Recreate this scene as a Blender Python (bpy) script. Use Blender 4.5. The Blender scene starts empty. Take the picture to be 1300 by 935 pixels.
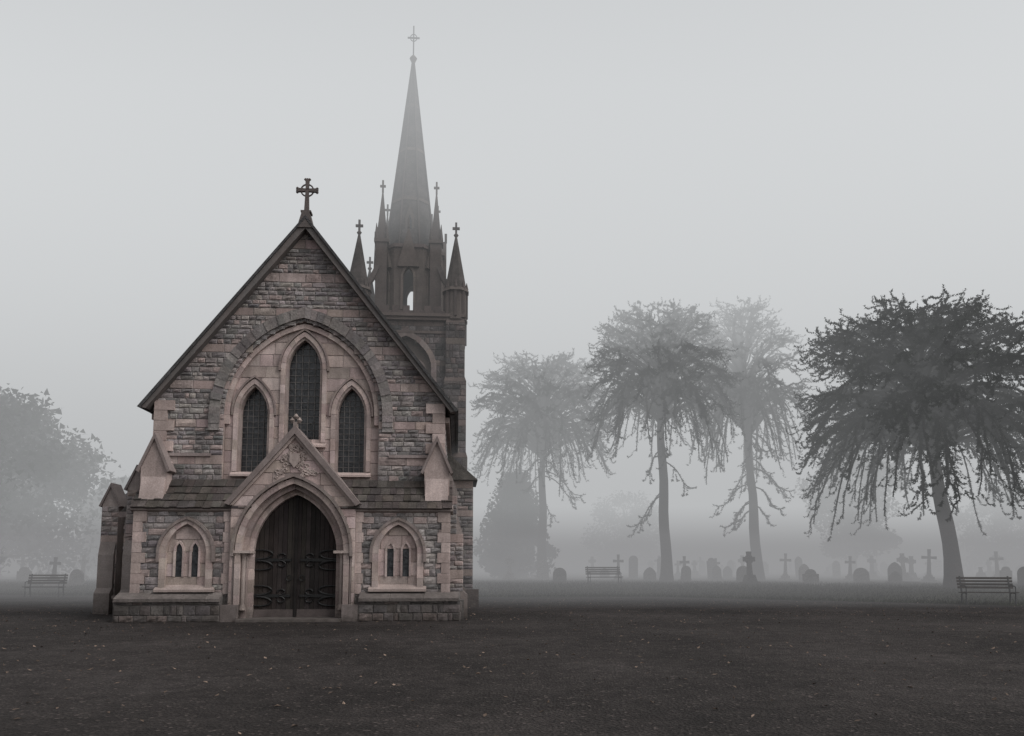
import bpy, bmesh, math, random
import numpy as np
from mathutils import Vector, Matrix
R_=random.Random(7)
D2R=math.radians
scene=bpy.context.scene
# ------------------------------------------------------------------ helpers
class MB:
    def __init__(s): s.v=[];s.f=[];s.c=[];s.m=[]
    def add(s,vs,fs,col=(.3,.3,.3),mat=0,xf=None):
        o=len(s.v)
        if xf: vs=[xf(*p) for p in vs]
        s.v.extend(vs)
        for f in fs:
            s.f.append(tuple(i+o for i in f)); s.c.append(col); s.m.append(mat)
    def box(s,x0,x1,y0,y1,z0,z1,col=(.3,.3,.3),mat=0,xf=None):
        vs=[(x0,y0,z0),(x1,y0,z0),(x1,y1,z0),(x0,y1,z0),(x0,y0,z1),(x1,y0,z1),(x1,y1,z1),(x0,y1,z1)]
        fs=[(0,3,2,1),(4,5,6,7),(0,1,5,4),(1,2,6,5),(2,3,7,6),(3,0,4,7)]
        s.add(vs,fs,col,mat,xf)
    def prism(s,poly,y0,y1,col=(.3,.3,.3),mat=0,xf=None):
        n=len(poly)
        vs=[(p[0],y0,p[1]) for p in poly]+[(p[0],y1,p[1]) for p in poly]
        fs=[tuple(range(n)),tuple(range(2*n-1,n-1,-1))]+[(i,i+n,(i+1)%n+n,(i+1)%n) for i in range(n)]
        s.add(vs,fs,col,mat,xf)
    def prismx(s,poly,x0,x1,col=(.3,.3,.3),mat=0,xf=None): # poly in (y,z)
        n=len(poly)
        vs=[(x0,p[0],p[1]) for p in poly]+[(x1,p[0],p[1]) for p in poly]
        fs=[tuple(range(n)),tuple(range(2*n-1,n-1,-1))]+[(i,i+n,(i+1)%n+n,(i+1)%n) for i in range(n)]
        s.add(vs,fs,col,mat,xf)
    def tube(s,pts,rad,col=(.1,.1,.1),mat=0,n=6,xf=None,closed=False):
        P=[Vector(p) for p in pts]; vs=[];fs=[]
        m=len(P)
        for i,p in enumerate(P):
            a=P[(i-1)%m] if (i>0 or closed) else P[0]; b=P[(i+1)%m] if (i<m-1 or closed) else P[-1]
            t=(b-a).normalized()
            u=t.cross(Vector((0,0,1)))
            if u.length<.2: u=t.cross(Vector((0,1,0)))
            u.normalize(); w=t.cross(u)
            r=rad[i] if isinstance(rad,(list,tuple)) else rad
            for k in range(n):
                a_=2*math.pi*k/n
                vs.append(tuple(p+u*math.cos(a_)*r+w*math.sin(a_)*r))
        for i in range(m if closed else m-1):
            j=(i+1)%m
            for k in range(n):
                fs.append((i*n+k,i*n+(k+1)%n,j*n+(k+1)%n,j*n+k))
        if not closed:
            fs.append(tuple(range(n-1,-1,-1))); fs.append(tuple((m-1)*n+k for k in range(n)))
        s.add(vs,fs,col,mat,xf)
    def cone(s,cx,cy,z0,r0,z1,r1,n,col=(.3,.3,.3),mat=0,rot=0,xf=None):
        vs=[]
        for z,r in((z0,r0),(z1,r1)):
            for k in range(n):
                a=rot+2*math.pi*k/n; vs.append((cx+r*math.cos(a),cy+r*math.sin(a),z))
        fs=[(k,(k+1)%n,n+(k+1)%n,n+k) for k in range(n)]+[tuple(range(n-1,-1,-1)),tuple(range(n,2*n))]
        s.add(vs,fs,col,mat,xf)
    def obj(s,name,mats,parent=None,loc=(0,0,0),rot=0,smooth=False,recalc=True):
        me=bpy.data.meshes.new(name); me.from_pydata(s.v,[],s.f)
        for m in mats: me.materials.append(m)
        me.polygons.foreach_set('material_index',s.m)
        at=me.color_attributes.new('Col','FLOAT_COLOR','CORNER')
        arr=[]
        for f,c in zip(s.f,s.c): arr.extend([c[0],c[1],c[2],1.0]*len(f))
        at.data.foreach_set('color',arr)
        if recalc:
            bm=bmesh.new(); bm.from_mesh(me); bmesh.ops.recalc_face_normals(bm,faces=bm.faces); bm.to_mesh(me); bm.free()
        if smooth: me.polygons.foreach_set('use_smooth',[True]*len(me.polygons))
        ob=bpy.data.objects.new(name,me); scene.collection.objects.link(ob)
        ob.location=loc; ob.rotation_euler=(0,0,rot)
        if parent: ob.parent=parent
        return ob
def empty(name,loc=(0,0,0),rot=0):
    e=bpy.data.objects.new(name,None); scene.collection.objects.link(e)
    e.location=loc; e.rotation_euler=(0,0,rot); return e
def jit(c,a,b=0,r=R_):
    k=1+r.uniform(-a,a); return tuple(max(.01,x*k*(1+r.uniform(-b,b))) for x in c)
# ------------------------------------------------------------------ materials
def newmat(name):
    m=bpy.data.materials.new(name); m.use_nodes=True; nt=m.node_tree
    return m,nt,nt.nodes,nt.links,nt.nodes['Principled BSDF']
def nz(N,L,co,scale,detail=6,rough=.6):
    n=N.new('ShaderNodeTexNoise'); n.inputs['Scale'].default_value=scale; n.inputs['Detail'].default_value=detail; n.inputs['Roughness'].default_value=rough
    L.new(co,n.inputs['Vector']); return n.outputs['Fac']
def ramp(N,L,fac,stops):
    r=N.new('ShaderNodeValToRGB'); L.new(fac,r.inputs['Fac'])
    e=r.color_ramp.elements
    while len(e)<len(stops): e.new(.5)
    for el,(p,c) in zip(e,stops):
        el.position=p; el.color=(c,c,c,1) if isinstance(c,(int,float)) else (*c,1)
    return r.outputs['Color']
def mix(N,L,mode,fac,a,b):
    m=N.new('ShaderNodeMix'); m.data_type='RGBA'; m.blend_type=mode
    if isinstance(fac,(int,float)): m.inputs[0].default_value=fac
    else: L.new(fac,m.inputs[0])
    for i,x in((6,a),(7,b)):
        if isinstance(x,tuple): m.inputs[i].default_value=(*x,1)
        else: L.new(x,m.inputs[i])
    return m.outputs[2]
def attr_mat(name,rough=.9,s1=3,s2=25,lo=.6,hi=1.3,bump=.5,bd=.02,dirt=.5,dirtcol=(.05,.045,.045),spec=.2,s3=.7,streak=False,base_dirt=False):
    m,nt,N,L,P=newmat(name)
    tc=N.new('ShaderNodeTexCoord').outputs['Object']
    at=N.new('ShaderNodeAttribute'); at.attribute_name='Col'
    a=nz(N,L,tc,s1); b=nz(N,L,tc,s2,8,.7); 
    c1=mix(N,L,'MULTIPLY',1,at.outputs['Color'],ramp(N,L,a,[(.3,lo),(.7,hi)]))
    c2=mix(N,L,'MULTIPLY',1,c1,ramp(N,L,b,[(.3,.7),(.7,1.25)]))
    co=tc
    if streak:
        mp=N.new('ShaderNodeMapping'); mp.inputs['Scale'].default_value=(2.2,2.2,.35); L.new(tc,mp.inputs['Vector']); co=mp.outputs['Vector']
    d=nz(N,L,co,s3,5,.65)
    c3=mix(N,L,'MIX',ramp(N,L,d,[(.42,0.0),(.72,dirt)]),c2,dirtcol)
    if base_dirt:   # damp, mossy staining on the lowest metre of the masonry
        sx=N.new('ShaderNodeSeparateXYZ'); L.new(tc,sx.inputs[0])
        mr=N.new('ShaderNodeMapRange'); L.new(sx.outputs['Z'],mr.inputs['Value']); mr.inputs['From Min'].default_value=0; mr.inputs['From Max'].default_value=1.2; mr.inputs['To Min'].default_value=.9; mr.inputs['To Max'].default_value=0
        mm=N.new('ShaderNodeMath'); mm.operation='MULTIPLY'; L.new(mr.outputs[0],mm.inputs[0]); L.new(ramp(N,L,nz(N,L,tc,4,6,.7),[(.35,.45),(.6,1.)]),mm.inputs[1])
        c3=mix(N,L,'MIX',mm.outputs[0],c3,(.05,.043,.038))
    L.new(c3,P.inputs['Base Color'])
    P.inputs['Roughness'].default_value=rough; P.inputs['Specular IOR Level'].default_value=spec
    if bump>0:
        bp=N.new('ShaderNodeBump'); bp.inputs['Strength'].default_value=bump; bp.inputs['Distance'].default_value=bd
        h=N.new('ShaderNodeMath'); h.operation='ADD'; L.new(b,h.inputs[0]); L.new(nz(N,L,tc,s2*.3,5,.6),h.inputs[1])
        L.new(h.outputs[0],bp.inputs['Height']); L.new(bp.outputs[0],P.inputs['Normal'])
    return m
M_rock=attr_mat('rock_faced_stone',s1=2.5,s2=18,lo=.7,hi=1.25,bump=.8,bd=.03,dirt=.5,dirtcol=(.09,.078,.076),streak=True,s3=1.0,base_dirt=True)
M_trim=attr_mat('dressed_sandstone',s1=2,s2=30,lo=.75,hi=1.2,bump=.5,bd=.012,dirt=.55,dirtcol=(.16,.125,.115),streak=True,s3=1.1,base_dirt=True)
M_roof=attr_mat('stone_tile',s1=3,s2=22,bump=.8,bd=.03,dirt=.6,dirtcol=(.04,.04,.034))
M_wood=attr_mat('old_oak',s1=2,s2=40,bump=.6,bd=.01,dirt=.5,dirtcol=(.014,.012,.012),spec=.25,rough=.8)
M_iron=attr_mat('wrought_iron',s1=4,s2=40,bump=.3,bd=.004,dirt=.2,spec=.4,rough=.55)
M_bark=attr_mat('bark',s1=1.5,s2=7,bump=1,bd=.06,dirt=.4)
M_leaf=attr_mat('leafage',s1=.6,s2=6,lo=.6,hi=1.4,bump=0,dirt=0,rough=.8,spec=.08)
def glassmat():
    m,nt,N,L,P=newmat('leaded_glass')
    tc=N.new('ShaderNodeTexCoord').outputs['Object']
    f=nz(N,L,tc,9,3)
    L.new(ramp(N,L,f,[(.35,(.012,.013,.015)),(.7,(.05,.052,.056))]),P.inputs['Base Color'])
    P.inputs['Roughness'].default_value=.25; P.inputs['Specular IOR Level'].default_value=.5
    bp=N.new('ShaderNodeBump'); bp.inputs['Strength'].default_value=.6; bp.inputs['Distance'].default_value=.02
    L.new(f,bp.inputs['Height']); L.new(bp.outputs[0],P.inputs['Normal']); return m
M_glass=glassmat()
# ------------------------------------------------------------------ arch maths
def archR(w,h): return (w*w+h*h)/(2*w)
def ahalf(z,zb,zs,w,h):
    if z<zb or z>zs+h: return 0
    if z<=zs: return w
    R=archR(w,h); return max(0,(w-R)+math.sqrt(max(0,R*R-(z-zs)**2)))
def atop(x,zs,w,h):
    R=archR(w,h); return zs+math.sqrt(max(0,R*R-(abs(x)+R-w)**2))
def sub(ints,a,b):
    if b<=a: return ints
    o=[]
    for p,q in ints:
        if b<=p or a>=q: o.append((p,q))
        else:
            if a>p: o.append((p,a))
            if b<q: o.append((b,q))
    return [(p,q) for p,q in o if q-p>1e-4]
def strip(mb,fn,z0,z1,y,col,mat=0,dz=.04,xf=None):
    n=max(1,int(round((z1-z0)/dz))); dz=(z1-z0)/n
    for i in range(n):
        za=z0+i*dz; zb=za+dz; A=fn(za+1e-4); B=fn(zb-1e-4)
        if len(A)!=len(B): A=B=fn((za+zb)/2)
        for (a,b),(c,d) in zip(A,B):
            mb.add([(a,y,za),(b,y,za),(d,y,zb),(c,y,zb)],[(0,1,2,3)],col,mat,xf)
def stone(mb,x0,x1,z0,z1,d,rock,col,mat,xf,r=R_):
    g=.004; x0+=g;x1-=g;z0+=g;z1-=g
    if x1-x0<.03 or z1-z0<.03: return
    back=.004
    if rock:
        w=x1-x0; n=max(2,min(5,int(w/.12)))
        e=min(.02,w*.2)
        xs=[x0,x0+e]+[x0+e+(w-2*e)*(i/(n)) for i in range(1,n)]+[x1-e,x1]
        zs=[z0,z0+.018,(z0+z1)/2,z1-.018,z1]
        base=r.uniform(.006,.026); tilt=r.uniform(-.02,.02)
    else:
        xs=[x0,x0+.008,x1-.008,x1]; zs=[z0,z0+.008,z1-.008,z1]; base=r.uniform(.008,.018); tilt=0
    nx,nzn=len(xs),len(zs); vs=[]
    for j,z in enumerate(zs):
        for i,x in enumerate(xs):
            edge= i==0 or j==0 or i==nx-1 or j==nzn-1
            if edge: vs.append((x,d+back,z))
            else:
                dd=base
                if rock:
                    ring=i==1 or i==nx-2 or j==1 or j==nzn-2
                    dd=base*.8+tilt*((x-x0)/(x1-x0)-.5)+(r.uniform(0,.012) if ring else r.uniform(.008,.035))
                vs.append((x+(r.uniform(-.006,.006) if rock else 0),d-dd,z))
    fs=[(j*nx+i,j*nx+i+1,(j+1)*nx+i+1,(j+1)*nx+i) for j in range(nzn-1) for i in range(nx-1)]
    mb.add(vs,fs,col,mat,xf)
GREY=[(.29,.265,.26),(.34,.31,.30),(.24,.22,.218),(.38,.34,.325),(.28,.245,.235),(.18,.17,.168)]
PINK=[(.50,.40,.37),(.46,.365,.34),(.54,.44,.41),(.43,.35,.32)]
def wall(mb,fn,z0,z1,d,pattern='mix',xf=None,mr=0,mt=1,hs=(.10,.155),r=R_,dark=1.0):
    z=z0; k=r.randint(0,3)
    while z<z1-.05:
        if pattern=='mix':
            band=(k%7==6)
            h=r.uniform(.22,.28) if band else r.uniform(*hs); 
        elif pattern=='rock': band=False; h=r.uniform(*hs)
        else: band=True; h=r.uniform(.26,.36)
        if z+h>z1-.08: h=z1-z
        for a,b in fn(z+h/2):
            x=a
            while x<b-.02:
                l=r.uniform(.35,.8) if band else r.uniform(.12,.38)
                if b-(x+l)<.16: l=b-x
                if band:
                    c=jit(r.choice(PINK),.12,.03,r) ; rock=(pattern=='mix' and r.random()<.3)
                    if pattern=='mix' : c=tuple(v*.76 for v in c)
                else:
                    c=jit(r.choice(GREY),.15,.03,r); rock=True
                    if r.random()<.12: c=jit((.40,.32,.30),.1,0,r)
                c=tuple(v*dark for v in c)
                stone(mb,x,x+l,z,z+h,d,rock,c,mr if rock else mt,xf,r)
                x+=l
        z+=h; k+=1
def arch_ring(mb,cx,zb,zs,w,h,t,y0,y1,cols,mat,xf=None,nv=9,jh=.3,gap=.004,r=R_,jamb=True,rough=0):
    R=archR(w,h); Ro=R+t; off=R-w
    ti=math.acos(max(-1,min(1,-off/R))); to=math.acos(max(-1,min(1,-off/Ro)))
    for sgn in(1,-1):
        for i in range(nv):
            pl=[]
            sub_=3
            for q in range(sub_+1):
                f=(i+(q/sub_)*(1-.02)+.01)/nv; a=math.pi+(ti-math.pi)*f
                pl.append((cx+sgn*(off+R*math.cos(a)), zs+R*math.sin(a)))
            for q in range(sub_,-1,-1):
                f=(i+(q/sub_)*(1-.02)+.01)/nv; a=math.pi+(to-math.pi)*f
                pl.append((cx+sgn*(off+Ro*math.cos(a)), zs+Ro*math.sin(a)))
            mb.prism(pl,y0-r.uniform(0,.008)-r.uniform(0,rough),y1,jit(r.choice(cols),.12,.02,r),mat,xf)
        if jamb:
            z=zb
            while z<zs-.01:
                hh=min(jh*r.uniform(.8,1.2),zs-z)
                if zs-(z+hh)<.1: hh=zs-z
                xa=cx-sgn*w; xb=cx-sgn*(w+t); a_,b_=min(xa,xb),max(xa,xb)
                mb.box(a_,b_,y0-r.uniform(0,.008)-r.uniform(0,rough),y1,z+gap/2,z+hh-gap/2,jit(r.choice(cols),.12,.02,r),mat,xf)
                z+=hh
def window(mb,cx,zb,zs,w,h,y,bars=4,rows=12,xf=None,mg=2,mi=3):
    strip(mb,lambda z:[(cx-ahalf(z,zb,zs,w,h),cx+ahalf(z,zb,zs,w,h))],zb,zs+h,y,(.02,.02,.02),mg,xf=xf)
    for i in range(1,bars+1):
        x=-w+2*w*i/(bars+1)
        mb.box(cx+x-.008,cx+x+.008,y-.035,y-.02,zb,atop(x,zs,w,h),(.14,.13,.125),mi,xf)
    for j in range(1,rows+1):
        z=zb+(zs+h-zb)*j/(rows+1); hw=ahalf(z,zb,zs,w,h)
        mb.box(cx-hw,cx+hw,y-.018,y-.004,z-.007,z+.007,(.14,.13,.125),mi,xf)
def shingle(mb,x0,x1,y0,z0,y1,z1,rows,mat,xf=None,r=R_,tl=(.2,.42),col=(.095,.08,.075)):
    dy=(y1-y0)/rows; dz=(z1-z0)/rows
    n=Vector((0,-(z1-z0),(y1-y0))); n.normalize()
    for k in range(rows):
        x=x0-r.uniform(0,.1)
        while x<x1:
            l=r.uniform(*tl); xe=min(x+l,x1); xs_=max(x,x0)
            if xe-xs_>.03:
                lift=r.uniform(.03,.06); th=.035; d=r.uniform(-.02,.02)
                ya,za=y0+dy*(k-.15)+dy*d, z0+dz*(k-.15)+dz*d; yb,zb=y0+dy*(k+1.05), z0+dz*(k+1.05)
                p=[(ya+n.y*lift,za+n.z*lift),(ya+n.y*(lift-th),za+n.z*(lift-th)),(yb,zb),(yb+n.y*.012,zb+n.z*.012)]
                mb.prismx(p,xs_+.004,xe-.004,jit(col,.35,.05,r),mat,xf)
            x+=l
# ------------------------------------------------------------------ CHURCH
church=empty('stone_church',(-5.68,21,0),D2R(4))
MATS=[M_rock,M_trim,M_glass,M_iron,M_roof,M_wood]
MORT=(.25,.23,.22)
NW=3.84; EAVZ=5.66; APZ=10.86; EAVX=4.06
def gable(z): return max(0,min(NW,(APZ-.12-z)*(EAVX)/(APZ-EAVZ)))
BIG=(3.6,5.45,2.06,2.6)
def upper(z):
    g=gable(z); a=ahalf(z,*BIG); return sub([(-g,g)],-a,a) if a>0 else [(-g,g)]
mb=MB()
strip(mb,upper,2.6,10.7,0,MORT,0)
wall(mb,upper,3.5,10.65,0,'mix')
LAN=[(0,4.72,6.75,.44,.82),(-1.3,3.92,5.5,.36,.74),(1.3,3.92,5.5,.36,.74)]
SUR=.17
def panel(z,s=SUR):
    a=ahalf(z,*BIG); I=[(-a,a)] if a>0 else []
    for cx,zb,zs,w,h in LAN:
        R=archR(w,h); 
        hh=math.sqrt(max(0,(R+s)**2-(R-w)**2)); b=ahalf(z,zb-.02,zs,w+s,hh) if s>0 else ahalf(z,zb,zs,w,h)
        if b>0: I=sub(I,cx-b,cx+b)
    return I
strip(mb,lambda z:panel(z,0),3.55,8.04,.15,(.3,.26,.25),1)
wall(mb,lambda z:panel(z),3.55,8.04,.15,'smooth',dark=.93)
arch_ring(mb,0,3.6,5.45,2.06,2.6,.10,.02,.2,PINK,1,nv=12)
arch_ring(mb,0,5.0,5.45,2.16,2.68,.28,-.05,.02,[(.25,.225,.215),(.30,.27,.26),(.20,.185,.18)],0,nv=21,jh=.16,rough=.05)
arch_ring(mb,0,5.2,5.45,1.93,2.42,.13,.06,.2,PINK,1,nv=10)
for cx,zb,zs,w,h in LAN:
    arch_ring(mb,cx,zb,zs,w,h,.06,.14,.5,[(.33,.27,.25)],1,nv=7)
    arch_ring(mb,cx,zb,zs,w+.06,h+.08,.12,.10,.4,PINK,1,nv=7)
    mb.prismx([(.0,zb-.14),(.45,zb-.14),(.45,zb+.02),(.12,zb-.01),(.0,zb-.09)],cx-w-.2,cx+w+.2,jit(PINK[0],.1),1)
    window(mb,cx,zb,zs,w,h,.38,bars=4,rows=14)
for cx,zb,zs,w,h in LAN:
    arch_ring(mb,cx,zs-.05,zs,w+.19,h+.25,.05,.07,.16,[(.28,.225,.21)],1,nv=7)
mb.box(-NW,-2.35,-.06,.0,4.30,4.38,(.3,.25,.24),1); mb.box(2.35,NW,-.06,.0,4.30,4.38,(.3,.25,.24),1)
z=3.6;k=0
while z<5.6:
    l=.5 if k%2 else .32
    for s in(-1,1):
        a,b=sorted((s*(NW+.02),s*(NW-l)))
        mb.box(a,b,-.075,.3,z+.004,z+.27,jit(R_.choice(PINK),.15),1)
    z+=.275;k+=1
for s in(-1,1):
    dx,dz=EAVX,-(APZ-EAVZ); L_=math.hypot(dx,dz); nx,nz_=-dz/L_,dx/L_
    p=[(0,APZ+.0),(s*(EAVX+.08),EAVZ-.1),(s*(EAVX+.08-nx*.16),EAVZ-.1-.02),(0,APZ-.26)]
    mb.prism(p,-.26,.1,(.14,.13,.125),1)
    p=[(0,APZ+.1),(s*(EAVX+.16),EAVZ-.09),(s*(EAVX+.08),EAVZ-.12),(0,APZ+.0)]
    mb.prism(p,-.31,8.6,(.08,.078,.08),4)
    p=[(0,APZ-.002),(s*(EAVX+.075),EAVZ-.102),(s*(EAVX-.05),EAVZ-.2),(0,APZ-.2)]
    mb.prism(p,.1,8.6,(.1,.09,.09),4)
    a,b=sorted((s*(NW-.01),s*(NW-.4)))
    mb.box(a,b,.02,8.4,0,5.5,MORT,0)
    xf=(lambda u,d,z,s=s:(s*(NW-.01-d),u,z))
    wall(mb,lambda z:[(.3,8.4)],.0,5.45,0,'mix',xf)
    mb.box(*sorted((s*(NW),s*(NW+.14))),.1,8.5,5.3,5.45,(.3,.25,.23),1)
mb.prism([(-NW,0),(NW,0),(NW,5.4),(0,10.2),(-NW,5.4)],8.1,8.42,MORT,0)
mb.obj('upper_facade',MATS,church)
# ---- lower walls
mb=MB()
LW=4.0; YL=-.6; WTOP=2.82; PLX=4.3
def lower(z):
    I=[(-LW,-1.52),(1.52,LW)]
    for c in(-2.68,2.68):
        a=ahalf(z,.78,1.75,.66,.92)
        if a>0: I=sub(I,c-a,c+a)
    return I
strip(mb,lower,0,WTOP,YL,MORT,0)
wall(mb,lower,.6,WTOP,YL,'rock',hs=(.12,.2))
for s in(-1,1):
    mb.box(*sorted((s*1.56,s*(LW-.01))),-.48,.0,0,WTOP,MORT,0)
    mb.box(*sorted((s*(LW-.012),s*(LW-.2))),YL+.002,.3,0,WTOP,MORT,0)
    xf=(lambda u,d,z,s=s:(s*(LW-.012-d),u,z)); wall(mb,lambda z:[(YL,.3)],.6,WTOP,0,'rock',xf)
    z=.68;k=0
    while z<2.75:
        l=.3 if k%2 else .2
        h=.26
        mb.box(*sorted((s*(LW+.03),s*(LW-l))),YL-.05,YL+.3,z+.004,z+h,jit(R_.choice(PINK),.15),1)
        mb.box(*sorted((s*1.587,s*(1.66+l*.4))),YL-.05,YL+.1,z+.004,z+h,jit(R_.choice(PINK),.15),1)
        z+=h+.004;k+=1
    c=s*2.68
    strip(mb,lambda z:[(c-ahalf(z,.78,1.75,.66,.92),c+ahalf(z,.78,1.75,.66,.92))],.78,2.67,YL+.07,(.33,.28,.26),1)
    def pan(z):
        a=ahalf(z,.85,1.7,.52,.75); I=[(c-a,c+a)] if a>0 else []
        for q in(-.2,.2):
            b=ahalf(z,1.12,1.78,.095,.2)
            if b>0: I=sub(I,c+q-b,c+q+b)
        return I
    wall(mb,pan,.86,2.4,YL+.068,'smooth')
    arch_ring(mb,c,.78,1.72,.50,.75,.16,YL-.06,YL+.1,PINK,1,nv=6,jh=.26)
    arch_ring(mb,c,1.5,1.72,.655,.86,.07,YL-.11,YL,[(.25,.21,.195)],1,nv=6)
    for q in(-.2,.2):
        strip(mb,lambda z:[(c+q-ahalf(z,1.12,1.78,.085,.2),c+q+ahalf(z,1.12,1.78,.085,.2))],1.12,1.98,YL+.06,(.01,.01,.01),2)
        arch_ring(mb,c+q,1.12,1.78,.085,.2,.05,YL+.02,YL+.09,PINK,1,nv=3,jh=.9)
    mb.prismx([(YL-.14,.74),(YL+.06,.74),(YL+.06,.92),(YL-.14,.80)],c-.74,c+.74,(.44,.36,.33),1)
    mb.prismx([(YL-.1,WTOP),(YL-.1,WTOP+.06),(0,WTOP+.2),(0,WTOP-.06),(YL,WTOP-.06)],*sorted((s*1.56,s*(LW+.1))),(.33,.28,.26),1)
    mb.prismx([(YL-.09,WTOP+.05),(.0,WTOP+.05),(.0,WTOP+.86)],*sorted((s*1.0,s*(LW+.05))),(.07,.06,.055),4)
    a,b=sorted((s*1.05,s*(LW+.08)))
    shingle(mb,a,b,YL-.12,WTOP+.07,-.0,WTOP+.86,4,4,tl=(.12,.3))
    a,b=sorted((s*1.72,s*PLX))
    mb.prismx([(YL-.3,0),(YL-.3,.52),(YL-.24,.56),(YL,.70),(.3,.70),(.3,0)],a,b,(.16,.15,.145),0)
    wall(mb,lambda z:[(a,b)],.0,.5,YL-.3,'rock',hs=(.16,.26),dark=.6)
    x=a
    while x<b-.05:
        l=min(R_.uniform(.5,.9),b-x)
        mb.prismx([(YL-.37,.50),(YL-.37,.58),(YL-.02,.73),(YL-.02,.5)],x+.004,x+l-.004,jit((.2,.175,.165),.2),0); x+=l
    xf=(lambda u,d,z,s=s:(s*(PLX-d),u,z)); wall(mb,lambda z:[(YL-.3,.3)],0,.5,0,'rock',xf,hs=(.16,.26),dark=.6)
    c=s*3.66; w=.33
    prof=[(c-w,2.9),(c+w,2.9),(c+w,3.95),(c,4.75),(c-w,3.95)]
    mb.prism(prof,-.42,.0,(.42,.34,.315),1)
    mb.prismx([(-.62,2.9),(-.42,3.7),(-.3,3.7),(-.3,2.9)],c-w+.03,c+w-.03,(.46,.375,.35),1)
    for q in(-1,1):
        p=[(c,4.86),(c+q*(w+.1),3.86),(c+q*(w+.04),3.82),(c,4.70)]
        mb.prism(p,-.5,.0,(.24,.20,.19),1)
    pr=[(s*3.8,0),(s*4.5,0),(s*4.5,.62),(s*4.38,.72),(s*4.38,2.2),(s*4.22,2.75),(s*4.22,3.4),(s*3.8,4.5)]
    for y0,y1 in((.25,.85),(4.6,5.2)):
        mb.prism(pr,y0,y1,(.3,.26,.245),1)
        wall(mb,lambda z:[tuple(sorted((s*3.85,s*(4.38 if z<2.3 else 4.2))))],.7,3.3,y0,'mix')
    mb.box(*sorted((s*3.8,s*4.4)),-.28,8.4,0,.5,(.17,.16,.155),0)
mb.obj('lower_facade',MATS,church)
# ---- portal
mb=MB()
Y0=-.78; Dw,Dh,Ds=1.06,1.52,1.74
def gab(z): return min(1.58,max(0,(4.86-z)*.86))
def portal(z,t=.44):
    Rr=archR(Dw,Dh); hh=math.sqrt((Rr+t)**2-(Rr-Dw)**2); a=ahalf(z,0,Ds,Dw+t,hh); g=gab(z)
    return sub([(-g,g)],-a,a)
strip(mb,lambda z:portal(z,.40),0,4.85,Y0+.05,(.3,.25,.235),1)
wall(mb,portal,0.1,4.8,Y0+.05,'smooth')
def rg_(t): return math.sqrt((archR(Dw,Dh)+t)**2-(archR(Dw,Dh)-Dw)**2)
arch_ring(mb,0,0,Ds,Dw,Dh,.12,Y0+.42,-.05,PINK,1,nv=11,jh=.35)
arch_ring(mb,0,0,Ds,Dw+.12,rg_(.12),.12,Y0+.22,-.05,[(.36,.29,.27)],1,nv=11,jh=.35)
arch_ring(mb,0,0,Ds,Dw+.24,rg_(.24),.14,Y0+.02,-.05,PINK,1,nv=11,jh=.35)
arch_ring(mb,0,Ds-.1,Ds,Dw+.40,rg_(.40),.07,Y0-.07,0,[(.24,.20,.185)],1,nv=11)
for s in(-1,1):
    mb.box(*sorted((s*1.5,s*1.585)),Y0+.052,0,0,3.0,(.38,.31,.29),1)
    mb.box(*sorted((s*1.3,s*1.71)),Y0-.12,-.3,0,.42,(.27,.23,.22),1)
    x=s*(Dw+.18)
    mb.cone(x,Y0+.14,.4,.055,1.62,.055,10,(.36,.30,.275),1); mb.cone(x,Y0+.14,1.62,.06,1.76,.11,10,(.4,.33,.3),1); mb.cone(x,Y0+.14,.28,.1,.42,.06,10,(.4,.33,.3),1)
    mb.box(*sorted((s*(Dw-.01),s*(Dw+.42))),Y0-.03,-.2,Ds-.02,Ds+.05,(.42,.35,.32),1)
    p=[(0,5.02),(s*1.72,3.0),(s*1.60,2.94),(0,4.80)]
    mb.prism(p,Y0-.1,.14,(.24,.20,.19),1)
    p=[(0,4.8),(s*1.6,2.945),(s*1.52,2.94),(0,4.70)]
    mb.prism(p,Y0-.03,.0,(.44,.36,.33),1)
    for i in range(26):
        f=R_.random(); zz=3.66+f*.85; xx=s*R_.uniform(.04,max(.05,(4.6-zz)*.74))
        r0=R_.uniform(.035,.08); pts=[(xx+r0*math.cos(a)*(1-.09*k),Y0+.02,zz+r0*math.sin(a)*(1-.09*k)) for k,a in enumerate([j*.8 for j in range(9)])]
        mb.tube(pts,.022,(.46,.38,.35),1,5)
mb.prism([(-.13,4.3),(.13,4.3),(.13,4.08),(0,3.92),(-.13,4.08)],Y0-.03,Y0+.05,(.47,.39,.36),1)
mb.box(-.05,.05,Y0-.06,Y0+.1,4.95,5.12,(.3,.25,.23),1)
for a,b in((0,.1),(-.09,.0),(.09,.0)):
    mb.cone(a,Y0+.02,5.1+b,.03,5.16+b,.075,8,(.3,.25,.23),1); mb.cone(a,Y0+.02,5.16+b,.075,5.24+b,.02,8,(.3,.25,.23),1)
mb.box(-1.29,1.29,Y0-.25,-.1,0,.07,(.2,.18,.17),1)
mb.obj('portal',MATS,church)
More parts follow.
